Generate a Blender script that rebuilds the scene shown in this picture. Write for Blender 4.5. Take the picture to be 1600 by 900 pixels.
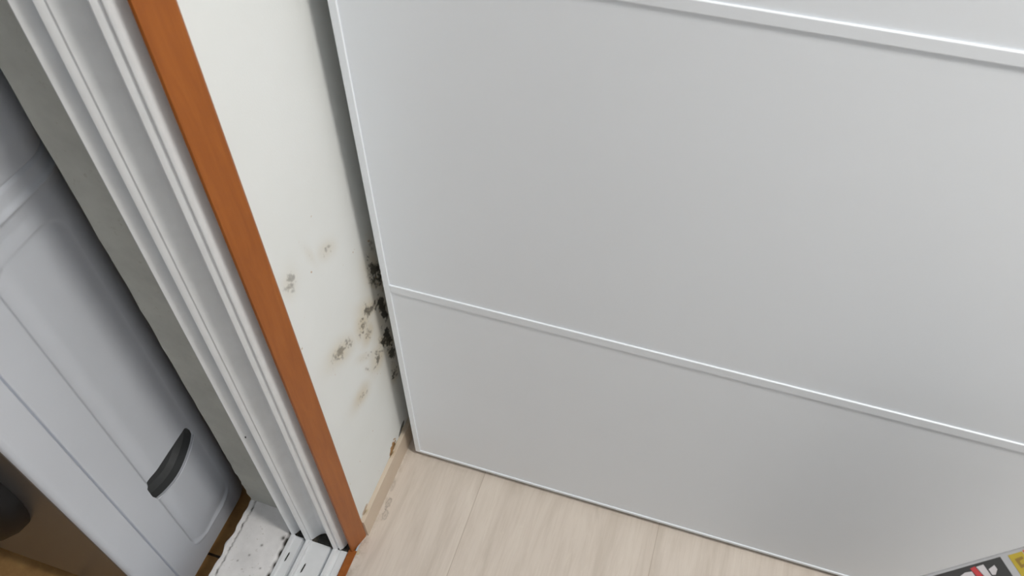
import bpy, bmesh, math, random
import numpy as np
from mathutils import Vector, Matrix, noise

# ---------------------------------------------------------------- basics
SC = 1.143                      # every coordinate below is in units of SC metres
scene = bpy.context.scene
COL = scene.collection
for o in list(bpy.data.objects):
    bpy.data.objects.remove(o)

# ---------------------------------------------------------------- camera
cam_d = bpy.data.cameras.new('camera')
cam = bpy.data.objects.new('camera', cam_d)
COL.objects.link(cam)
right = Vector((0.95240338, 0.30483503, -0.00184375))
down = Vector((0.23318264, -0.73240718, -0.63969178))
fwd = Vector((-0.19635083, 0.60881469, -0.76862931))
CAM = Vector((.436, -.66, 1.4)) * SC
m = Matrix.Identity(4)
for i in range(3):
    m[i][0] = right[i]; m[i][1] = -down[i]; m[i][2] = -fwd[i]; m[i][3] = CAM[i]
cam.matrix_world = m
cam_d.sensor_width = 36
cam_d.lens = 1245.78 / 1600 * 36
cam_d.clip_start = .02
cam_d.dof.use_dof = True
cam_d.dof.focus_distance = 1.75
cam_d.dof.aperture_fstop = 10
scene.camera = cam

# ---------------------------------------------------------------- light + exposure
LAMP_POS = (1.32, -.44, 2.27)
LAMP_R = .17
LAMP_E = 92.0
LAMP_COL = (1.0, .955, .89)
WORLD_COL = (.74, .80, .86)
WORLD_E = .45
EXPOSURE = -0.05
w = bpy.data.worlds.new('world'); scene.world = w; w.use_nodes = True
w.node_tree.nodes['Background'].inputs[0].default_value = (*WORLD_COL, 1)
w.node_tree.nodes['Background'].inputs[1].default_value = WORLD_E
scene.view_settings.view_transform = 'Standard'
scene.view_settings.look = 'None'
scene.view_settings.gamma = 1
scene.view_settings.exposure = EXPOSURE
scene.view_settings.use_curve_mapping = False
scene.cycles.max_bounces = 12
scene.cycles.diffuse_bounces = 8
scene.cycles.sample_clamp_indirect = 6

# ---------------------------------------------------------------- materials
def s2l(c):
    return tuple(((v / 255) / 12.92 if v / 255 <= .04045 else ((v / 255 + .055) / 1.055) ** 2.4) for v in c)

class NT:
    def __init__(self, name, rough=.5, spec=.5):
        self.m = bpy.data.materials.new(name); self.m.use_nodes = True
        self.t = self.m.node_tree
        self.b = self.t.nodes['Principled BSDF']
        self.b.inputs['Roughness'].default_value = rough
        self.b.inputs['Specular IOR Level'].default_value = spec
    def n(self, kind, **kw):
        nd = self.t.nodes.new(kind)
        for k, v in kw.items():
            if k in ('inp',):
                for a, b in v.items():
                    nd.inputs[a].default_value = b
            else:
                setattr(nd, k, v)
        return nd
    def l(self, a, b): self.t.links.new(a, b)
    def coord(self, scale=(1, 1, 1), rot=(0, 0, 0), loc=(0, 0, 0)):
        g = self.n('ShaderNodeNewGeometry')
        mp = self.n('ShaderNodeMapping')
        mp.inputs['Scale'].default_value = scale
        mp.inputs['Rotation'].default_value = rot
        mp.inputs['Location'].default_value = loc
        self.l(g.outputs['Position'], mp.inputs['Vector'])
        return mp.outputs[0]
    def noise(self, vec, scale, detail=4, rough=.55, dist=0):
        nd = self.n('ShaderNodeTexNoise')
        nd.inputs['Scale'].default_value = scale
        nd.inputs['Detail'].default_value = detail
        nd.inputs['Roughness'].default_value = rough
        nd.inputs['Distortion'].default_value = dist
        if vec is not None: self.l(vec, nd.inputs['Vector'])
        return nd.outputs['Fac']
    def ramp(self, fac, stops):
        nd = self.n('ShaderNodeValToRGB')
        cr = nd.color_ramp
        while len(cr.elements) < len(stops): cr.elements.new(.5)
        for e, (p, c) in zip(cr.elements, stops):
            e.position = p
            e.color = (*c, 1) if not isinstance(c, (int, float)) else (c, c, c, 1)
        self.l(fac, nd.inputs[0])
        return nd.outputs[0]
    def math(self, op, a, b=None, c=None, clamp=False):
        nd = self.n('ShaderNodeMath', operation=op, use_clamp=clamp)
        for i, v in enumerate((a, b, c)):
            if v is None: continue
            if isinstance(v, (int, float)): nd.inputs[i].default_value = v
            else: self.l(v, nd.inputs[i])
        return nd.outputs[0]
    def mix(self, fac, a, b, mode='MIX'):
        nd = self.n('ShaderNodeMix', data_type='RGBA', blend_type=mode)
        for idx, v in ((0, fac), (6, a), (7, b)):
            if isinstance(v, (int, float)): nd.inputs[idx].default_value = v if idx == 0 else (v, v, v, 1)
            elif isinstance(v, tuple): nd.inputs[idx].default_value = (*v, 1)
            else: self.l(v, nd.inputs[idx])
        return nd.outputs[2]
    def color(self, c):
        if isinstance(c, tuple): self.b.inputs['Base Color'].default_value = (*c, 1)
        else: self.l(c, self.b.inputs['Base Color'])
    def bump(self, h, strength=.2, dist=.001):
        nd = self.n('ShaderNodeBump')
        nd.inputs['Strength'].default_value = strength
        nd.inputs['Distance'].default_value = dist
        self.l(h, nd.inputs['Height'])
        self.l(nd.outputs[0], self.b.inputs['Normal'])

def simple(name, rgb, rough=.5, spec=.5, var=.04, vscale=6, bump=0, bscale=300):
    k = NT(name, rough, spec)
    c = s2l(rgb)
    v = k.coord()
    f = k.noise(v, vscale, 3)
    lo = tuple(x * (1 - var) for x in c); hi = tuple(min(1, x * (1 + var)) for x in c)
    k.color(k.ramp(f, [(.3, lo), (.7, hi)]))
    if bump: k.bump(k.noise(v, bscale, 3), bump, .0006)
    return k.m

def m_wall():
    k = NT('wallpaper', .8, .25)
    v = k.coord()
    base = k.ramp(k.noise(v, 5, 3), [(.3, s2l((226, 229, 228))), (.7, s2l((230, 233, 233)))])
    at = k.n('ShaderNodeAttribute', attribute_name='stain')
    sep = k.n('ShaderNodeSeparateColor'); k.l(at.outputs['Color'], sep.inputs[0])
    mould_shade, halo, torn = sep.outputs[0], sep.outputs[1], sep.outputs[2]
    fine = k.noise(v, 900, 4, .7)
    col = k.mix(halo, base, s2l((196, 176, 136)))
    mm = k.math('MULTIPLY', mould_shade, k.ramp(fine, [(.33, .55), (.55, 1.0)]))
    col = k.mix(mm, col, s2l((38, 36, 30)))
    col = k.mix(torn, col, s2l((176, 140, 98)))
    k.color(col)
    em = k.noise(v, 420, 4, .6)
    k.bump(em, .25, .0006)
    return k.m

def m_floor():
    k = NT('pale_laminate', .42, .35)
    g = k.n('ShaderNodeNewGeometry')
    sx = k.n('ShaderNodeSeparateXYZ'); k.l(g.outputs['Position'], sx.inputs[0])
    x, y = sx.outputs[0], sx.outputs[1]
    W = .337 * SC; X0 = .170 * SC
    u = k.math('DIVIDE', k.math('SUBTRACT', x, X0), W)
    idx = k.math('FLOOR', u)
    fr = k.math('FRACT', u)
    wn = k.n('ShaderNodeTexWhiteNoise', noise_dimensions='1D'); k.l(idx, wn.inputs['W'])
    tone = wn.outputs['Value']
    # stretched grain along y
    mp = k.n('ShaderNodeMapping'); mp.inputs['Scale'].default_value = (7, 1.3, 1)
    off = k.n('ShaderNodeCombineXYZ'); k.l(k.math('MULTIPLY', tone, 9), off.inputs[1]); k.l(k.math('MULTIPLY', tone, 5), off.inputs[0])
    k.l(g.outputs['Position'], mp.inputs['Vector']); k.l(off.outputs[0], mp.inputs['Location'])
    g1 = k.noise(mp.outputs[0], 2.2, 6, .55, 1.4)
    mp2 = k.n('ShaderNodeMapping'); mp2.inputs['Scale'].default_value = (60, 3.5, 1)
    k.l(g.outputs['Position'], mp2.inputs['Vector'])
    g2 = k.noise(mp2.outputs[0], 3, 5, .6, .5)
    a = k.ramp(g1, [(.3, s2l((206, 196, 185))), (.5, s2l((218, 208, 198))), (.72, s2l((226, 217, 207)))])
    a = k.mix(k.math('MULTIPLY', k.math('SUBTRACT', g2, .45, clamp=True), .9), a, s2l((186, 172, 157)))
    a = k.mix(k.math('MULTIPLY', tone, .16), a, s2l((204, 190, 174)))
    # lighter flecks
    mp3 = k.n('ShaderNodeMapping'); mp3.inputs['Scale'].default_value = (26, 7, 1)
    k.l(g.outputs['Position'], mp3.inputs['Vector'])
    g3 = k.noise(mp3.outputs[0], 2.0, 6, .65, 2)
    a = k.mix(k.ramp(g3, [(.60, 0.0), (.70, .35)]), a, s2l((228, 219, 206)))
    # seams along the planks
    seam = k.math('LESS_THAN', k.math('MULTIPLY', k.math('MINIMUM', fr, k.math('SUBTRACT', 1.0, fr)), W), .0007)
    a = k.mix(k.math('MULTIPLY', seam, .5), a, s2l((150, 132, 112)))
    # a knot near the left wall : two small rings
    for (kx, ky, rx, ry, st) in ((.0175, -.119, .0055, .013, .75), (.0215, -.142, .0065, .012, .6), (.012, -.085, .004, .016, .35)):
        dx = k.math('DIVIDE', k.math('SUBTRACT', x, kx * SC), rx * SC)
        dy = k.math('DIVIDE', k.math('SUBTRACT', y, ky * SC), ry * SC)
        wob = k.math('MULTIPLY', k.math('SUBTRACT', k.noise(g.outputs['Position'], 110, 3), .5), 1.5)
        r = k.math('ADD', k.math('SQRT', k.math('ADD', k.math('MULTIPLY', dx, dx), k.math('MULTIPLY', dy, dy))), wob)
        ring = k.ramp(r, [(0, .85), (.2, .3), (.45, .35), (.65, .8), (1.0, 0.0)])
        a = k.mix(k.math('MULTIPLY', ring, st * .8), a, s2l((112, 102, 88)))
    # patchy darker edge next to the skirting
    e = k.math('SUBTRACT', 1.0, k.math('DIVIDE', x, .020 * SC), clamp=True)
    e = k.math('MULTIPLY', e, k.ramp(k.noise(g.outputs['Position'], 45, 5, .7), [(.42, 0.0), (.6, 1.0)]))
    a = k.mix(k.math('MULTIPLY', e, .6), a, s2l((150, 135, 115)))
    k.color(a)
    k.bump(g2, .05, .0005)
    return k.m

def m_tile():
    k = NT('ochre_tile', .38, .5)
    g = k.n('ShaderNodeNewGeometry')
    sx = k.n('ShaderNodeSeparateXYZ'); k.l(g.outputs['Position'], sx.inputs[0])
    T = .19 * SC
    def line(s, o):
        fr = k.math('FRACT', k.math('DIVIDE', k.math('SUBTRACT', s, o * SC), T))
        return k.math('LESS_THAN', k.math('MULTIPLY', k.math('MINIMUM', fr, k.math('SUBTRACT', 1.0, fr)), T), .0028)
    f = k.math('MAXIMUM', line(sx.outputs[0], -.14), line(sx.outputs[1], -.273))
    a = k.ramp(k.noise(g.outputs['Position'], 22, 6, .65), [(.3, s2l((166, 126, 78))), (.7, s2l((204, 162, 106)))])
    a = k.mix(f, a, s2l((64, 50, 36)))
    k.color(a)
    k.bump(k.noise(g.outputs['Position'], 90, 3), .15, .001)
    return k.m

def m_plaster(name, rgb, dirt_shade=(150, 142, 126)):
    k = NT(name, .7, .3)
    v = k.coord()
    c = s2l(rgb)
    a = k.ramp(k.noise(v, 14, 6, .6), [(.35, tuple(x * .86 for x in c)), (.6, c)])
    sp = k.ramp(k.noise(v, 85, 5, .7), [(.62, 0.0), (.70, .55)])
    a = k.mix(sp, a, s2l(dirt_shade))
    at = k.n('ShaderNodeAttribute', attribute_name='stain')
    sep = k.n('ShaderNodeSeparateColor'); k.l(at.outputs['Color'], sep.inputs[0])
    a = k.mix(sep.outputs[0], a, s2l((52, 48, 42)))
    k.color(a)
    k.bump(k.noise(v, 60, 5, .55), .3, .0015)
    return k.m

def m_orange():
    k = NT('orange_wood_film', .42, .4)
    v = k.coord((14, 14, 1.2))
    f = k.noise(v, 7, 5, .6, .6)
    a = k.ramp(f, [(.25, s2l((143, 79, 29))), (.55, s2l((156, 89, 34))), (.8, s2l((164, 97, 40)))])
    k.color(a)
    k.bump(f, .05, .0005)
    return k.m

def emission(name, col, e):
    k = NT(name)
    k.color(tuple(col))
    k.b.inputs['Emission Color'].default_value = (*col, 1)
    k.b.inputs['Emission Strength'].default_value = e
    return k.m

M = dict(
    wall=m_wall(), floor=m_floor(), tile=m_tile(),
    plain=simple('painted_wall', (224, 228, 232), .8, .2, .02, 3, .15),
    ceiling=simple('ceiling_paper', (226, 230, 234), .85, .2, .02, 3),
    balcony=simple('balcony_paint', (104, 104, 100), .85, .2, .05, 4, .3, 120),
    plaster=m_plaster('white_sill_paint', (242, 241, 242)),
    reveal=m_plaster('reveal_paint', (190, 191, 184), (160, 156, 144)),
    upvc=simple('white_plastic_frame', (232, 235, 238), .32, .5, .03, 30),
    dirt_shade=simple('joint_shade', (112, 108, 100), .9, .1, .3, 300),  # dark colour standing in for shade in the jamb pockets
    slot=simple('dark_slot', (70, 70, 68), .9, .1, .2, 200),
    orange=m_orange(),
    skirt=simple('beige_skirting', (206, 190, 172), .5, .3, .04, 12),
    skirt_lit=simple('skirting_edge_lit', (214, 200, 182), .5, .3, .03, 12),  # lighter copy of the skirting, light on its top painted in
    ward=simple('white_laminate', (236, 241, 247), .48, .3, .008, 2.5),
    ward_in=simple('wardrobe_carcass', (205, 203, 196), .5, .3, .02, 4),
    washer=simple('washer_grey_plastic', (208, 213, 222), .42, .45, .02, 5),
    washer_dark=simple('washer_dark_plastic', (74, 76, 78), .55, .4, .05, 20),
    washer_seam=simple('washer_seam', (104, 107, 112), .7, .2, .05, 20),
    rubber=simple('black_rubber', (16, 16, 18), .5, .35, .1, 30),
    paper=simple('torn_paper', (206, 192, 162), .9, .1, .1, 200),
    brownpaper=simple('brown_backing', (168, 130, 88), .9, .1, .15, 150),
    card=simple('carton_grey', (140, 141, 144), .5, .3, .03, 20),
    pblack=simple('print_black', (14, 14, 15), .5, .4, .05, 40),
    pwhite=simple('print_white', (160, 157, 160), .5, .3, .04, 40),
    pred=simple('print_red', (146, 22, 30), .5, .4, .05, 40),
    pyellow=simple('print_yellow', (142, 124, 12), .5, .4, .06, 90),
    porange=simple('print_orange', (170, 70, 20), .5, .4, .06, 40),
    pbrown=simple('print_brown', (108, 84, 12), .5, .4, .06, 40),
    lamp=emission('lamp_diffuser', LAMP_COL, LAMP_E),
)
k = NT('washer_gloss_front', .34, .6); k.color(s2l((92, 92, 94)))
k.b.inputs['Coat Weight'].default_value = .5
k.b.inputs['Coat Roughness'].default_value = .3
M['washer_front'] = k.m
k = NT('dark_door_glass', .08, .6); k.color((.02, .02, .025)); M['doorglass'] = k.m

# ---------------------------------------------------------------- helpers
def link(name, verts, faces, mat, parent=None, smooth=False, origin=None, kind=None):
    """verts in scene units; stored relative to parent location"""
    base = Vector((0, 0, 0))
    if parent is not None:
        p = parent
        while p is not None:
            base += p.location; p = p.parent
    me = bpy.data.meshes.new(name)
    vv = [Vector(v) * SC for v in verts]
    if origin is None:
        o3 = sum(vv, Vector((0, 0, 0))) / len(vv)
    else:
        o3 = Vector(origin) * SC
    me.from_pydata([tuple(v - o3) for v in vv], [], faces)
    me.update()
    if isinstance(mat, (list, tuple)):
        for q in mat: me.materials.append(q)
    else: me.materials.append(mat)
    if smooth:
        for p in me.polygons: p.use_smooth = True
    o = bpy.data.objects.new(name, me); COL.objects.link(o)
    o.location = o3 - base
    if parent is not None: o.parent = parent
    if kind: o['kind'] = kind
    bm = bmesh.new(); bm.from_mesh(me); bmesh.ops.recalc_face_normals(bm, faces=bm.faces); bm.to_mesh(me); bm.free()
    return o

def empty(name, loc, label=None, cat=None, group=None, kind=None, parent=None):
    o = bpy.data.objects.new(name, None); COL.objects.link(o)
    o.location = Vector(loc) * SC
    o.empty_display_size = .05
    if parent: o.parent = parent
    if label: o['label'] = label
    if cat: o['category'] = cat
    if group: o['group'] = group
    if kind: o['kind'] = kind
    return o

def boxes(bl):
    V, F = [], []
    for (x0, x1, y0, y1, z0, z1) in bl:
        n = len(V)
        V += [(x, y, z) for x in (x0, x1) for y in (y0, y1) for z in (z0, z1)]
        F += [tuple(n + i for i in q) for q in ((0, 1, 3, 2), (4, 6, 7, 5), (0, 4, 5, 1), (2, 3, 7, 6), (0, 2, 6, 4), (1, 5, 7, 3))]
    return V, F

def bevel(o, wd, seg=2):
    md = o.modifiers.new('bevel', 'BEVEL'); md.width = wd * SC; md.segments = seg; md.limit_method = 'ANGLE'
    md.harden_normals = False
    return o

def box(name, b, mat, parent=None, bev=0, kind=None, seg=2):
    o = link(name, *boxes([b]), mat, parent, kind=kind)
    if bev: bevel(o, bev, seg)
    return o

def prism(name, poly, axis, a, b, mat, parent=None, kind=None, smooth=False):
    """poly: list of 2D points; axis 'z' -> (x,y), 'y' -> (x,z), 'x' -> (y,z)"""
    def p3(p, t):
        return {'z': (p[0], p[1], t), 'y': (p[0], t, p[1]), 'x': (t, p[0], p[1])}[axis]
    n = len(poly)
    V = [p3(p, a) for p in poly] + [p3(p, b) for p in poly]
    F = [(i, (i + 1) % n, n + (i + 1) % n, n + i) for i in range(n)] + [tuple(range(n)), tuple(range(2 * n - 1, n - 1, -1))]
    o = link(name, V, F, mat, parent, kind=kind)
    if smooth:
        for p in o.data.polygons: p.use_smooth = len(p.vertices) == 4
        md = o.modifiers.new('edges', 'EDGE_SPLIT'); md.split_angle = math.radians(40)
    return o

def grid(name, us, vs, fn, mat, parent=None, kind=None, smooth=True, stain=None):
    V = [fn(u, v) for v in vs for u in us]
    nu = len(us)
    F = [(j * nu + i, j * nu + i + 1, (j + 1) * nu + i + 1, (j + 1) * nu + i) for j in range(len(vs) - 1) for i in range(nu - 1)]
    o = link(name, V, F, mat, parent, kind=kind, smooth=smooth)
    if stain is not None:
        ca = o.data.color_attributes.new('stain', 'FLOAT_COLOR', 'POINT')
        arr = np.ones((len(V), 4), 'f'); arr[:, :3] = stain
        ca.data.foreach_set('color', arr.ravel())
    return o

def tube(name, pts, r, mat, parent=None, n=14, cap=True):
    """swept tube; r float or list"""
    pts = [Vector(p) for p in pts]
    V, F = [], []
    prev = None
    for i, p in enumerate(pts):
        t = (pts[min(i + 1, len(pts) - 1)] - pts[max(i - 1, 0)]).normalized()
        if prev is None:
            a = t.orthogonal().normalized()
        else:
            a = (prev - t * prev.dot(t)).normalized()
        prev = a
        b = t.cross(a)
        rr = r if isinstance(r, (int, float)) else r[i]
        for j in range(n):
            th = 2 * math.pi * j / n
            V.append(tuple(p + (a * math.cos(th) + b * math.sin(th)) * rr))
    for i in range(len(pts) - 1):
        for j in range(n):
            F.append((i * n + j, i * n + (j + 1) % n, (i + 1) * n + (j + 1) % n, (i + 1) * n + j))
    if cap:
        F.append(tuple(range(n - 1, -1, -1))); F.append(tuple((len(pts) - 1) * n + j for j in range(n)))
    return link(name, V, F, mat, parent, smooth=True)

# ================================================================ SETTING
XR, YB, YF, ZC = 2.7, .62, -2.6, 2.32
Y_OPEN0, Y_OPEN1 = -1.75, -.188          # the balcony opening in the left wall
XO = -.231                               # outer face of the left wall
ZB = -.125                               # balcony floor

box('floor', (.0008, XR, YF, YB, -.05, 0), M['floor'], kind='structure')
box('ceiling', (XO, XR, YF, YB, ZC, ZC + .05), M['ceiling'], kind='structure')
box('wall_back', (XO, XR, YB, YB + .05, -.05, ZC), M['plain'], kind='structure')
box('wall_right', (XR, XR + .05, YF, YB, -.05, ZC), M['plain'], kind='structure')
box('wall_front', (XO, XR, YF - .05, YF, -.05, ZC), M['plain'], kind='structure')

# left wall : room-side skin with the mould, plus its thickness
wall = empty('wall_left', (0, 0, 0), kind='structure')
ys = np.concatenate([np.arange(-.186, .066, .0010), np.linspace(.07, YB, 8)])
zs = np.concatenate([[0.0, .01], np.arange(.02, .74, .0013), np.linspace(.76, ZC, 12)])
YY, ZZ = np.meshgrid(ys, zs)

rng = np.random.RandomState(4)
def vnoise(Y, Z, s, seed):
    r = np.random.RandomState(seed); T = r.rand(128, 128)
    a = Y * s + 40; b = Z * s + 40
    i = np.floor(a).astype(int); j = np.floor(b).astype(int)
    fa = a - i; fb = b - j; fa = fa * fa * (3 - 2 * fa); fb = fb * fb * (3 - 2 * fb)
    g = lambda p, q: T[p % 128, q % 128]
    return (g(i, j) * (1 - fa) + g(i + 1, j) * fa) * (1 - fb) + (g(i, j + 1) * (1 - fa) + g(i + 1, j + 1) * fa) * fb
def fbm(Y, Z, s, seed):
    return sum(vnoise(Y, Z, s * 2 ** k, seed + k) / 2 ** k for k in range(4)) / 1.875
# the mould spreads along a slanted grain: P, Q are skewed wall coordinates in which its spots are round
P_ = 430 * YY - 145 * (ZZ - .42); Q_ = -780 * YY - 610 * (ZZ - .42)
N1 = fbm(P_ * 1.25 + .35 * Q_, Q_ * .8, 1 / 6.5, 1); N2 = fbm(P_ * 1.3 + .4 * Q_, Q_ * .75, 1 / 3.4, 11); N3 = fbm(P_, Q_, 1 / 22., 21); N4 = fbm(P_, Q_, 1 / 2.2, 31)
def sblob(cy, cz, L, W, ang):
    p = 430 * (YY - cy) - 145 * (ZZ - cz); q = -780 * (YY - cy) - 610 * (ZZ - cz)
    c, s_ = math.cos(math.radians(ang)), math.sin(math.radians(ang))
    a = (p * c + q * s_) / L; b = (-p * s_ + q * c) / W
    return np.exp(-(a * a + b * b))
def blob(cy, cz, ry, rz, ang=0):
    c, s = math.cos(ang), math.sin(ang)
    dy, dz = YY - cy, ZZ - cz
    a = (dy * c + dz * s) / ry; b = (-dy * s + dz * c) / rz
    return np.exp(-(a * a + b * b))
mould_shade = np.zeros_like(YY); halo = np.zeros_like(YY)
def stain(cy, cz, L, W, ang, dens, dark, hal):
    """patch of specks: dens lowers the threshold, dark its depth"""
    global mould_shade, halo
    g = sblob(cy, cz, L, W, ang)
    f = .34 * N1 + .36 * N2 + .30 * N4
    s = np.clip((f - (.715 - (dens * .82 if dens < .46 else dens) * g)) / .13, 0, 1) * np.clip(g * 2.4, 0, 1) * dark
    mould_shade = np.maximum(mould_shade, s)
    halo = np.maximum(halo, 1.15 * hal * np.clip(sblob(cy, cz, L * 1.3, W * 1.5, ang) * (.5 + 1.0 * N3), 0, 1))
for a in (
          (0.0175, 0.5084, 24, 10, 84, 0.44, 0.95, 0.45),
          (0.0325, 0.4749, 23, 8, 80, 0.42, 1.00, 0.40),
          (0.0169, 0.4782, 11, 8, 72, 0.40, 0.80, 0.40),
          (0.0224, 0.4197, 16, 8, 69, 0.50, 1.00, 0.50),
          (0.0261, 0.3996, 20, 6, 82, 0.50, 1.00, 0.40),
          (-0.0093, 0.4489, 21, 10, 125, 0.40, 0.85, 0.50),
          (-0.0199, 0.4523, 10, 8, 68, 0.42, 0.85, 0.40),
          (-0.0408, 0.4419, 19, 8, 104, 0.38, 0.72, 0.50),
          (-0.0309, 0.4130, 17, 6, 104, 0.34, 0.60, 0.50),
          (0.0207, 0.3315, 22, 8, 76, 0.50, 1.00, 0.55),
          (0.0064, 0.3404, 12, 8, 60, 0.48, 1.00, 0.50),
          (0.0219, 0.2905, 16, 8, 63, 0.46, 0.90, 0.40),
          (-0.0184, 0.3314, 23, 8, 106, 0.36, 0.75, 0.50),
          (-0.0234, 0.3473, 13, 6, 112, 0.33, 0.60, 0.40),
          (-0.1021, 0.4644, 22, 8, 126, 0.42, 0.60, 0.45),
          (-0.1039, 0.4597, 12, 6, 132, 0.38, 0.50, 0.40),
          (-0.1186, 0.4623, 10, 4, 162, 0.36, 0.50, 0.30),
          (0.0191, 0.2242, 16, 6, 105, 0.42, 0.95, 0.35),
          (0.0184, 0.2412, 27, 6, 82, 0.34, 0.80, 0.30),
          (-0.0886, 0.3186, 20, 6, 117, 0.34, 0.42, 0.40),
          (-0.0542, 0.3442, 7, 4, 63, 0.36, 0.50, 0.20),
          (-0.0487, 0.3747, 13, 6, -27, 0.30, 0.50, 0.20),
          (-0.1111, 0.6734, 9, 4, 60, 0.34, 0.35, 0.12),
          (-0.0781, 0.6507, 11, 5, 119, 0.40, 0.50, 0.30),
          (-0.1625, 0.6804, 15, 5, 102, 0.38, 0.50, 0.20),
          (-0.1618, 0.6731, 13, 4, 101, 0.30, 0.35, 0.10),
          (0.0269, 0.5504, 19, 6, 78, 0.28, 0.45, 0.20),):
    stain(*a)
halo = np.maximum(halo, .34 * blob(.012, .39, .042, .13))
halo = np.maximum(halo, .22 * blob(.02, .28, .03, .14))
# torn, exposed backing above the skirting
torn = np.clip((blob(-.038, .062, .013, .018, -.4) + 1.2 * (N1 - .5) - .42) / .05, 0, 1)
torn = np.maximum(torn, np.clip((blob(-.165, .058, .016, .007) + .5 * (N1 - .5) - .5) / .05, 0, 1) * .6)
mould_shade = np.maximum(mould_shade, .9 * np.clip((blob(.004, .062, .020, .009, .5) - .45) / .1, 0, 1))  # black gap behind the skirting : its shade painted in with the mould
st = np.stack([mould_shade.ravel(), halo.ravel(), torn.ravel()], 1)
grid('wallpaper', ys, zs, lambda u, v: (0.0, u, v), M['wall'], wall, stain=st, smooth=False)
V, F = boxes([(XO, -.001, -.187, YB, -.05, ZC),
              (XO, 0, YF, Y_OPEN0, -.05, ZC),
              (XO, 0, Y_OPEN0, -.187, 1.85, ZC)])
link('wall_core', V, F, M['plain'], wall)

# plaster reveal of the opening (grey, rough corner)
us = np.concatenate([[-.10, -.12], np.arange(-.13, XO - .0005, -.004), [XO]])
zs2 = np.concatenate([np.arange(-.02, .2, .004), np.linspace(.21, 1.85, 60)])
def rev(u, v):
    n = noise.noise(Vector((u * 40, 3, v * 40))) * .0012
    e = 0
    if u <= XO + .001:
        e = noise.noise(Vector((0, 7, v * 60))) * .0016 * (2.2 if v < .12 else 1)
    return (u + e, -.188 - .0015 + n, v)
r = grid('plaster_reveal', us, zs2, rev, M['reveal'], wall)
V, F = boxes([(XO - .001, XO, -.187, YB, ZB, ZC)])
link('outer_render', V, F, M['balcony'], wall)

# casing : orange wood-look film around the opening
prism('trim_1', [(-.022, -.187), (.0035, -.187), (.0045, -.190), (-.0055, -.2235), (-.0085, -.224), (-.0095, -.2225), (-.0095, -.2055), (-.022, -.2055)],
      'z', .0, 1.85, M['orange'], kind='structure')
prism('trim_2', [(-.0145, -.012), (-.0140, .0005), (-.012, .0016), (.0006, .0012), (.0008, -.012)],
      'y', Y_OPEN0, -.2205, M['orange'], kind='structure')
# speck where the two casings meet
box('trim_3', (.0012, .006, -.226, -.2195, .0, .0025), M['paper'], kind='structure', bev=.0008)

# skirting
b = empty('baseboard_left', (0, 0, 0), kind='structure')
prism('skirting_face', [(.0, .0), (.0085, .0), (.0075, .0535), (.0, .0535)], 'y', -.187, YB, M['skirt'], b)
box('skirting_top_edge', (.0, .0075, -.187, YB, .0535, .0548), M['skirt_lit'], b, bev=.0004)

# ---- window frame : tracks in the jamb and in the sill
win = empty('window_1', (-.07, -.2, 0), kind='structure')
YBASE = -.2065
prism('frame_jamb', [(-.0096, -.188), (-.0096, YBASE), (-.126, YBASE), (-.126, -.188)], 'z', .010, 1.85, M['upvc'], win)
def ridge(prof):
    prof = [(x, YBASE + (y - YBASE) * 1.18 if y < YBASE else y) for x, y in prof]
    return prism('track_ridge', prof, 'z', -.001, 1.85, M['upvc'], win, smooth=True)
def arc(cx, cy, r, a0, a1, n=6):
    return [(cx + r * math.cos(math.radians(a0 + (a1 - a0) * i / n)), cy + r * math.sin(math.radians(a0 + (a1 - a0) * i / n))) for i in range(n + 1)]
# ridge beside the casing : two beads
ridge([(-.0205, YBASE), (-.0222, -.2130), (-.0240, -.2180), (-.0262, -.2215), (-.0290, -.2238), (-.0300, -.2240), (-.0312, -.2222), (-.0330, -.2218), (-.0350, -.2235), (-.0375, -.2252), (-.0400, -.2262), (-.0415, -.2258), (-.0422, -.2240), (-.0425, YBASE)])
# wide middle ridge, its right flank sloping into the groove
ridge([(-.0640, YBASE), (-.0700, -.2075), (-.0750, -.2100), (-.0790, -.2135), (-.0820, -.2170), (-.0845, -.2205), (-.0870, -.2228), (-.0885, -.2226), (-.0900, -.2226), (-.0920, -.2242), (-.0945, -.2256), (-.0965, -.2262), (-.0976, -.2252), (-.0980, -.2238), (-.0983, YBASE)])
# thin outer ridge
ridge([(-.1120, YBASE), (-.1142, -.2120), (-.1162, -.2165), (-.1190, -.2205), (-.1220, -.2235), (-.1245, -.2250), (-.1257, -.2246), (-.1262, -.2230), (-.1264, -.1885)])
# open pockets under the jamb : their shade put in as dark blocks
box('joint_gap', (-.1255, -.0085, -.2255, -.189, -.020, -.0085), M['dirt_shade'], win)
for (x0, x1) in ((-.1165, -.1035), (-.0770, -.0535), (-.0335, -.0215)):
    box('joint_shade_block', (x0, x1, -.2245, -.2085, -.0085, -.0050), M['slot'], win, bev=.0008)
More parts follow.
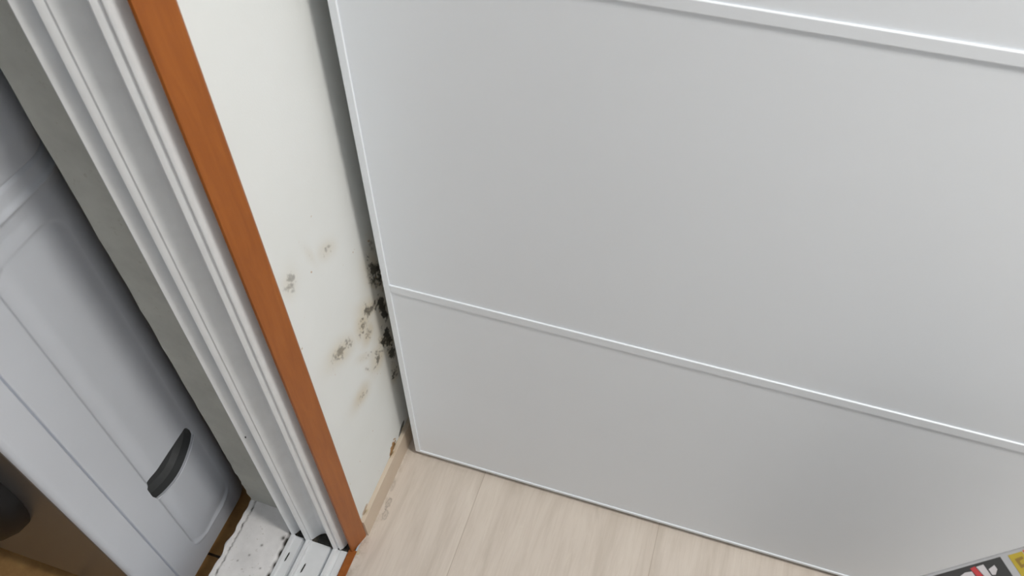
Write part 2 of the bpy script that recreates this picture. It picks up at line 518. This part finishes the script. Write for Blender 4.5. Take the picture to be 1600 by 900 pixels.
# sill tracks
sill = [(-.1272, -.03), (-.1272, -.001), (-.1262, .0), (-.1205, .0), (-.1195, -.0010), (-.1185, -.0042), (-.1040, -.0046), (-.1030, -.0120), (-.0975, -.0120), (-.0965, -.0010), (-.0955, .0),
        (-.0905, .0), (-.0895, -.0012), (-.0885, .0), (-.0865, -.0002), (-.0850, -.0045), (-.0490, -.0052), (-.0480, -.0120), (-.0440, -.0120), (-.0430, -.0008), (-.0420, .0), (-.0360, .0),
        (-.0350, -.0010), (-.0335, -.0050), (-.0290, -.0052), (-.0275, -.0030), (-.0150, -.0026), (-.0146, -.03)]
prism('sill_track', sill, 'y', Y_OPEN0, -.2262, M['upvc'], win)
for (x, y) in ((-.1155, -.2665), (-.0787, -.2760)):
    V = [(x + dx, y + dy, -.0035) for dx, dy in ((-.0010, -.0090), (.0008, -.0060), (.0016, .0060), (.0008, .0095), (-.0006, .0070), (-.0014, -.0040))]
    V += [(a, b_, c - .002) for a, b_, c in V]
    link('drain_slot', V, [tuple(range(6))] + [(i, (i + 1) % 6, 6 + (i + 1) % 6, 6 + i) for i in range(6)] + [tuple(range(11, 5, -1))], M['slot'], win)
# scuff marks in the jamb groove
for (y, z, x, l) in ((YBASE, .560, -.0500, .010), (YBASE, .535, -.0470, .014), (YBASE, .515, -.0455, .010)):
    box('scuff', (x - .0010, x + .0010, y - .0004, y + .001, z, z + l), M['slot'], win, bev=.0003)
box('scuff', (-.1225, -.1190, -.2246, -.2225, .351, .355), M['slot'], win, bev=.0003)

# ---- painted plaster sill outside of the tracks
xs = np.concatenate([np.arange(XO - .002, -.1268, .0016), [-.1268]])
yv = np.concatenate([np.linspace(Y_OPEN0, -.40, 20), np.arange(-.395, -.1875, .0016), [-.1875]])
def crackx(y): return -.2200 + .0016 * noise.noise(Vector((1, y * 70, 0))) * 2 + .0009 * noise.noise(Vector((1, y * 220, 5))) * 2
stn = []
def plast(u, v):
    z = -.0010 + .0018 * noise.noise(Vector((u * 22, v * 22, 1))) + .0005 * noise.noise(Vector((u * 80, v * 80, 2)))
    c = abs(u - crackx(v)); z -= .0026 * math.exp(-(c / .0012) ** 2)
    t = math.exp(-((u + .1295) / .0035) ** 2)
    z -= .0035 * t
    s = 1.1 * math.exp(-(c / .0012) ** 2) * (.6 + noise.noise(Vector((3, v * 90, 0))))
    s = max(s, 1.5 * t * max(0, min(1, .50 + 1.4 * noise.noise(Vector((u * 60, v * 60, 9))))))
    d = math.hypot((u + .137) / .0035, (v + .2385) / .004); s = max(s, math.exp(-d * d) * 1.0)
    for (a, b_, r_) in ((-.180, -.285, .0018), (-.168, -.262, .0022), (-.150, -.300, .0015), (-.195, -.300, .0014)):
        s = max(s, .8 * math.exp(-((u - a) ** 2 + (v - b_) ** 2) / r_ ** 2))
    stn.append((max(0, min(1, s)), 0, 0))
    if u < XO: u = XO - .001; z = -.03
    elif u < XO + .0012: u += .0045 * noise.noise(Vector((2, v * 45, 3))) 
    return (u, v, z)
sl = grid('trim_4', xs, yv, plast, M['plaster'], kind='structure')
ca = sl.data.color_attributes.new('stain', 'FLOAT_COLOR', 'POINT')
arr = np.ones((len(stn), 4), 'f'); arr[:, :3] = np.array(stn); ca.data.foreach_set('color', arr.ravel())
box('trim_5', (XO - .0005, -.1275, Y_OPEN0, -.1885, ZB, -.012), M['plaster'], kind='structure')

# ---- balcony
box('floor_balcony', (-1.4, XO, YF, YB + .6, ZB - .05, ZB), M['tile'], kind='structure')
box('ceiling_balcony', (-1.4, XO, YF, YB + .6, ZC, ZC + .05), M['balcony'], kind='structure')
box('wall_balcony_end', (-1.4, XO, YB + .6, YB + .65, ZB, ZC), M['balcony'], kind='structure')
box('wall_balcony_near', (-1.4, XO, YF - .05, YF, ZB, ZC), M['balcony'], kind='structure')
V, F = boxes([(-1.45, -1.4, YF, YB + .6, ZB, .85), (-1.45, -1.4, YF, YB + .6, 1.9, ZC)])
link('wall_balcony_outer', V, F, M['balcony'], kind='structure')

# torn wallpaper flakes sticking out above the skirting
for i, (y, z, sy, sz, mt) in enumerate(((-.034, .066, .012, .016, 'paper'), (-.052, .058, .012, .009, 'paper'), (-.172, .058, .007, .006, 'paper'), (.002, .066, .006, .012, 'paper'))):
    rr = random.Random(i)
    V = []
    for j in range(4):
        for q in range(4):
            a, b_ = j / 3, q / 3
            V.append((.0008 + .005 * b_ * b_ + .001 * rr.random(), y + (a - .5) * sy * (1 - .55 * b_) + b_ * .006 + rr.uniform(-.001, .001), z - sz * .5 + b_ * sz + rr.uniform(-.001, .001)))
    F = [(j * 4 + q, j * 4 + q + 1, (j + 1) * 4 + q + 1, (j + 1) * 4 + q) for j in range(3) for q in range(3)]
    o = link('wallpaper_flake', V, F, M[mt], wall, smooth=True)
    md = o.modifiers.new('thick', 'SOLIDIFY'); md.thickness = .0005

# ================================================================ WARDROBE
XL, XE, ZT = .0235, 1.50, 2.0
wd = empty('wardrobe', (.76, .28, 0), 'tall white wardrobe with framed panel doors standing against the mouldy wall', 'wardrobe')
V, F = boxes([(XL + .009, XL + .027, .024, .58, .0, ZT), (XE - .02, XE, .024, .58, .0, ZT), (XL + .022, XE - .02, .56, .58, .0, ZT),
              (XL + .022, XE - .02, .024, .56, ZT - .02, ZT), (XL + .022, XE - .02, .030, .56, .012, .030), (XL + .022, XE - .02, .030, .045, .0, .012)])
link('carcass', V, F, M['ward_in'], wd)
door = empty('door', (0, 0, 0), parent=wd)
door.location = Vector((.7659, -.0095, .0118)) * SC - wd.location
DX, DY, DZ = .0059, -.0095, .0118
def dbox(name, b_, *a, **k):
    x0, x1, y0, y1, z0, z1 = b_
    return box(name, (x0 + DX, x1 + DX, y0 + DY, y1 + DY, z0 + DZ, z1 + DZ), *a, **k)
REC = .0024
rails = [(.0025, .0085), (.4890, .5045), (1.0045, 1.0175), (1.52, 1.535), (ZT - .012, ZT)]
SW = .0098
for (x0, x1) in ((XL, XL + SW), (XE - SW, XE)):
    dbox('stile', (x0, x1, .0, .018, .0025, ZT), M['ward'], door, bev=.0009, seg=3)
for z0, z1 in rails:
    dbox('rail', (XL + SW, XE - SW, .0, .018, z0, z1), M['ward'], door, bev=.0009 if z1 > .1 else .0007, seg=3)
for i in range(4):
    dbox('panel', (XL + SW - .001, XE - SW + .001, REC, .016, rails[i][1] - .001, rails[i + 1][0] + .001), M['ward'], door)

# ================================================================ WASHING MACHINE (on the balcony)
WX = -.300; WY0, WY1 = -.402, -.118; WXB = -.86; ZW0, ZW1 = -.098, .96
wm = empty('washing_machine', (-.58, -.15, ZB), 'pale grey washing machine on the balcony tiles behind the white window tracks', 'washing machine')
def rrect(y, z, y0, y1, z0, z1, r):
    cy, cz = (y0 + y1) / 2, (z0 + z1) / 2
    qx = abs(y - cy) - (y1 - y0) / 2 + r; qz = abs(z - cz) - (z1 - z0) / 2 + r
    return math.hypot(max(qx, 0), max(qz, 0)) + min(max(qx, qz), 0) - r
def ss(a, b, x):
    t = max(0, min(1, (x - a) / (b - a))); return t * t * (3 - 2 * t)
def side(y, z):
    d = rrect(y, z, -.292, -.168, -.045, .722, .035)
    x = WX - (.0005 + .0030 * ss(-.26, -.285, y) + .0014 * max(ss(-.01, -.04, z), ss(.69, .715, z)) * ss(-.26, -.20, y)) * (1 - ss(-.006, .0, d))           # sunk field with a soft rim
    x += (.0022 * ss(-.02, -.05, z)) * math.exp(-((d - .003) / .0026) ** 2) * (1 if z < .5 else .5)  # raised bead round it
    x -= .0035 * math.exp(-((z - .742) / .010) ** 2) * .4
    x += .0040 * math.exp(-((z - .765) / .0045) ** 2)  # moulded line below the top deck
    x -= .0035 * math.exp(-((z - .793) / .0022) ** 2)  # joint of the top deck
    x += .0060 * ss(.80, .835, z)
    x -= .0060 * math.exp(-((y + .3475) / .0013) ** 2)  # seam of the front panel
    t = max(0, min(1, (y + .168) / .050)); x -= .044 * (1 - math.sqrt(max(0, 1 - t * t)))
    # rounded front corner
    t = max(0, (-.392 - y) / .010); x -= .006 * t * t
    return x
ysd = np.concatenate([np.linspace(WY0, -.345, 22)[:-1], np.arange(-.352, -.14, .0024), np.linspace(-.138, WY1, 16)])
ysd = np.concatenate([ysd, np.arange(-.3515, -.3435, .0006), np.arange(-.296, -.286, .001), np.arange(-.170, -.160, .001)])
ysd = np.unique(np.round(ysd, 5))
zsd = np.concatenate([np.linspace(ZW0, -.06, 10), np.arange(-.058, .0, .0024), np.arange(.0, .69, .012), np.arange(.69, .85, .0022), np.linspace(.851, ZW1, 10)])
V, F = [], []
nu, nv = len(ysd), len(zsd)
for z in zsd:
    for y in ysd: V.append((side(y, z), y, z))
for z in (zsd[0], zsd[-1]): pass
F = [(j * nu + i, j * nu + i + 1, (j + 1) * nu + i + 1, (j + 1) * nu + i) for j in range(nv - 1) for i in range(nu - 1)]
# close to a solid slab for the boolean
nb = len(V)
XB = WX - .05
bi = [i for i in range(nu)] + [j * nu + nu - 1 for j in range(1, nv)] + [(nv - 1) * nu + i for i in range(nu - 2, -1, -1)] + [j * nu for j in range(nv - 2, 0, -1)]
for q in bi: V.append((XB, V[q][1], V[q][2]))
L = len(bi)
F += [(bi[i], bi[(i + 1) % L], nb + (i + 1) % L, nb + i) for i in range(L)]
F.append(tuple(nb + i for i in range(L)))
panel = link('side_panel', V, F, M['washer'], wm)
# handle opening cut out of the panel
def handle_outline(grow=0.0):
    top = [(-.288, .2135), (-.230, .2140), (-.182, .2135)]
    right_ = [(-.1765, .206), (-.1720, .188), (-.1730, .176)]
    bot = []
    for i in range(1, 12):
        t = i / 12
        y = -.1735 + (-.286 + .1735) * t
        z = .172 + (.157 - .172) * t - .0210 * math.sin(math.pi * t) 
        bot.append((y, z))
    left_ = [(-.2895, .160), (-.2955, .180), (-.2950, .206)]
    P = top + right_ + bot + left_
    cy = sum(p[0] for p in P) / len(P); cz = sum(p[1] for p in P) / len(P)
    return [(cy + (p[0] - cy) * (1 + grow), cz + (p[1] - cz) * (1 + grow)) for p in P]
cut = prism('cutter', handle_outline(), 'x', WX - .035, WX + .03, M['washer'])
md = panel.modifiers.new('cut', 'BOOLEAN'); md.object = cut; md.operation = 'DIFFERENCE'; md.solver = 'EXACT'
bpy.context.view_layer.update()
dg = bpy.context.evaluated_depsgraph_get()
me2 = bpy.data.meshes.new_from_object(panel.evaluated_get(dg))
panel.modifiers.clear(); panel.data = me2
bpy.data.objects.remove(cut)
for p in me2.polygons: p.use_smooth = True
md = panel.modifiers.new('edges', 'EDGE_SPLIT'); md.split_angle = math.radians(45)
# dark cup of the handle
O = handle_outline(-.01); n = len(O)
def ring(g, x, dz=0):
    P = handle_outline(g)
    return [(x, a, b_ + dz) for a, b_ in P]
rings = [ring(-.004, WX - .0062), ring(-.03, WX - .020), ring(-.22, WX - .028, .004)]
V = sum(rings, [])
F = []
for r_ in range(2):
    for i in range(n): F.append((r_ * n + i, r_ * n + (i + 1) % n, (r_ + 1) * n + (i + 1) % n, (r_ + 1) * n + i))
F.append(tuple(2 * n + i for i in range(n)))
hr = link('handle_recess', V, F, M['washer_dark'], panel)
hr['label'] = 'dark recessed carrying handle'
# light rim along the curved lower edge
O2 = handle_outline(.012)[5:18]
tube('handle_rim', [(WX - .0020, a, b_ - .0004) for a, b_ in O2], .0015, M['washer'], panel, 8)
# body behind the panel
V, F = boxes([(WXB, WX - .048, WY0 + .012, WY1, ZW0, ZW1 - .004)])
bevel(link('body', V, F, M['washer'], wm), .006)
V, F = boxes([(WXB, WX - .008, WY0 - .001, WY0 + .014, -.040, .80)])
fp = bevel(link('front_panel', V, F, M['washer_front'], wm), .005, 3); fp['label'] = 'glossy dark grey front panel'
bevel(link('top_cover', *boxes([(WXB - .004, WX + .006, WY0 - .004, WY1 + .004, ZW1 - .002, ZW1 + .02)]), M['washer'], wm), .006, 3)
# round black door on the front
dc = Vector((-.62, 0, .365)); R0 = .205
V, F = [], []
nr, nt = 14, 64
prof = [(-.060, .010), (-.054, -.012), (-.040, -.030), (-.020, -.040), (.0, -.042), (.018, -.034), (.028, -.018), (.032, .004)]
for j in range(nt):
    th = 2 * math.pi * j / nt
    for (dr, dy) in prof:
        V.append((dc.x + (R0 + dr) * math.cos(th), WY0 + dy, dc.z + (R0 + dr) * math.sin(th)))
np_ = len(prof)
F = [(j * np_ + i, j * np_ + i + 1, ((j + 1) % nt) * np_ + i + 1, ((j + 1) % nt) * np_ + i) for j in range(nt) for i in range(np_ - 1)]
dr_ = link('door', V, F, M['rubber'], wm, smooth=True); dr_['label'] = 'round black door ring'
V = [(dc.x, WY0 + .02, dc.z)] + [(dc.x + .15 * math.cos(2 * math.pi * j / 48), WY0 - .004, dc.z + .15 * math.sin(2 * math.pi * j / 48)) for j in range(48)]
link('door_glass', V, [(0, 1 + j, 1 + (j + 1) % 48) for j in range(48)], M['doorglass'], dr_, smooth=True)
# black drain hose curling below the door
pts = []
for i in range(20):
    t = i / 19
    pts.append((-.74 + .265 * t, -.452 - .004 * math.sin(t * 3), .42 - .225 * t ** 1.2))
rad = [.030] * 17 + [.029, .022, .008]
tube('drain_hose', pts, rad, M['rubber'], wm, 18)
for (x, y) in ((WX - .07, WY0 + .06), (WX - .07, WY1 - .05), (WXB + .06, WY0 + .06), (WXB + .06, WY1 - .05)):
    V, F = [], []
    for z, r_ in ((ZB, .022), (ZB + .01, .022), (ZB + .014, .014), (ZW0, .014)):
        V += [(x + r_ * math.cos(2 * math.pi * j / 16), y + r_ * math.sin(2 * math.pi * j / 16), z) for j in range(16)]
    F = [(a * 16 + j, a * 16 + (j + 1) % 16, (a + 1) * 16 + (j + 1) % 16, (a + 1) * 16 + j) for a in range(3) for j in range(16)] + [tuple(range(16)), tuple(range(48, 64))]
    link('foot', V, F, M['rubber'], wm)

# ================================================================ PRINTED CARTON (bottom right, on the floor)
ZK = .60
def hit(px, py, z):
    d = right * ((px - 800) / 1245.78) + down * ((py - 450) / 1245.78) + fwd
    t = (z - 1.4) / d.z
    return Vector((.436 + d.x * t, -.66 + d.y * t))
A = hit(1428, 902, ZK); Bp = hit(1600, 853, ZK)
ux = (Bp - A).normalized(); uy = Vector((ux.y, -ux.x))
if uy.y > 0: uy = -uy
KS = (Bp - A).length / .172
Wk, Dk = .24 * KS, .10 * KS
O_ = A
def kp(a, b_, z): p = O_ + ux * (a * KS) + uy * (b_ * KS); return (p.x, p.y, z)
cart = empty('printed_carton', (*(O_ + ux * Wk / 2 + uy * Dk / 2), 0), 'grey carton with black and yellow printed panels standing before the wardrobe at lower right', 'box')
def kbox(name, a0, a1, b0, b1, z0, z1, mat, bev=0):
    V = [kp(a, b_, z) for a in (a0, a1) for b_ in (b0, b1) for z in (z0, z1)]
    F = [(0, 1, 3, 2), (4, 6, 7, 5), (0, 4, 5, 1), (2, 3, 7, 6), (0, 2, 6, 4), (1, 5, 7, 3)]
    o = link(name, V, F, mat, cart)
    if bev: bevel(o, bev)
    return o
kbox('carton_body', 0, .24, 0, .10, 0, ZK, M['card'], .002)
e = .0004; KD = .10
kbox('black_print', .004, .1300, .0050, KD - .01, ZK - .001, ZK + e, M['pblack'])
kbox('yellow_print', .1415, .1640, .0060, KD - .01, ZK - .001, ZK + e, M['pyellow'])
kbox('orange_print', .1655, .215, .0050, .050, ZK - .001, ZK + e * 1.5, M['porange'])
def kpoly(name, pts, mat, z=ZK + e * 1.2):
    V = [kp(a, b_, z) for a, b_ in pts] + [kp(a, b_, z - .0009) for a, b_ in pts]
    n = len(pts)
    F = [tuple(range(n)), tuple(range(2 * n - 1, n - 1, -1))] + [(i, (i + 1) % n, n + (i + 1) % n, n + i) for i in range(n)]
    return link(name, V, F, mat, cart)
kpoly('white_mark', [(.056, .016), (.070, .012), (.080, .013), (.084, .060), (.048, .060)], M['pwhite'])
kpoly('red_mark', [(.080, .009), (.088, .008), (.094, .034), (.086, .036)], M['pred'], ZK + e * 1.6)
kpoly('white_mark', [(.0895, .009), (.101, .0085), (.102, .026), (.095, .034)], M['pwhite'])
kpoly('white_mark', [(.1040, .016), (.1150, .013), (.1155, .019), (.1085, .025), (.1040, .024)], M['pwhite'])
kpoly('brown_mark', [(.147, .013), (.159, .012), (.160, .015), (.152, .017), (.152, .022), (.161, .021), (.161, .025), (.148, .026)], M['pbrown'])

# ================================================================ CEILING LAMP
lp = empty('ceiling_lamp', LAMP_POS, 'round white ceiling lamp with a glowing diffuser', 'lamp')
def disc(name, r, z0, z1, mat, parent, dome=0):
    V, F = [], []
    n = 48
    rr = [(r, z1), (r, z0 + dome), (r * .85, z0 + dome * .35), (r * .5, z0 + dome * .08), (.001, z0)]
    for q, z in rr:
        V += [(LAMP_POS[0] + q * math.cos(2 * math.pi * j / n), LAMP_POS[1] + q * math.sin(2 * math.pi * j / n), z) for j in range(n)]
    F = [(a * n + j, a * n + (j + 1) % n, (a + 1) * n + (j + 1) % n, (a + 1) * n + j) for a in range(len(rr) - 1) for j in range(n)]
    return link(name, V, F, mat, parent, smooth=True)
disc('lamp_shade', LAMP_R, LAMP_POS[2] - .03, LAMP_POS[2] + .02, M['lamp'], lp, .02)
disc('lamp_base', LAMP_R + .012, LAMP_POS[2] + .02, ZC - .0005, M['upvc'], lp, .0)
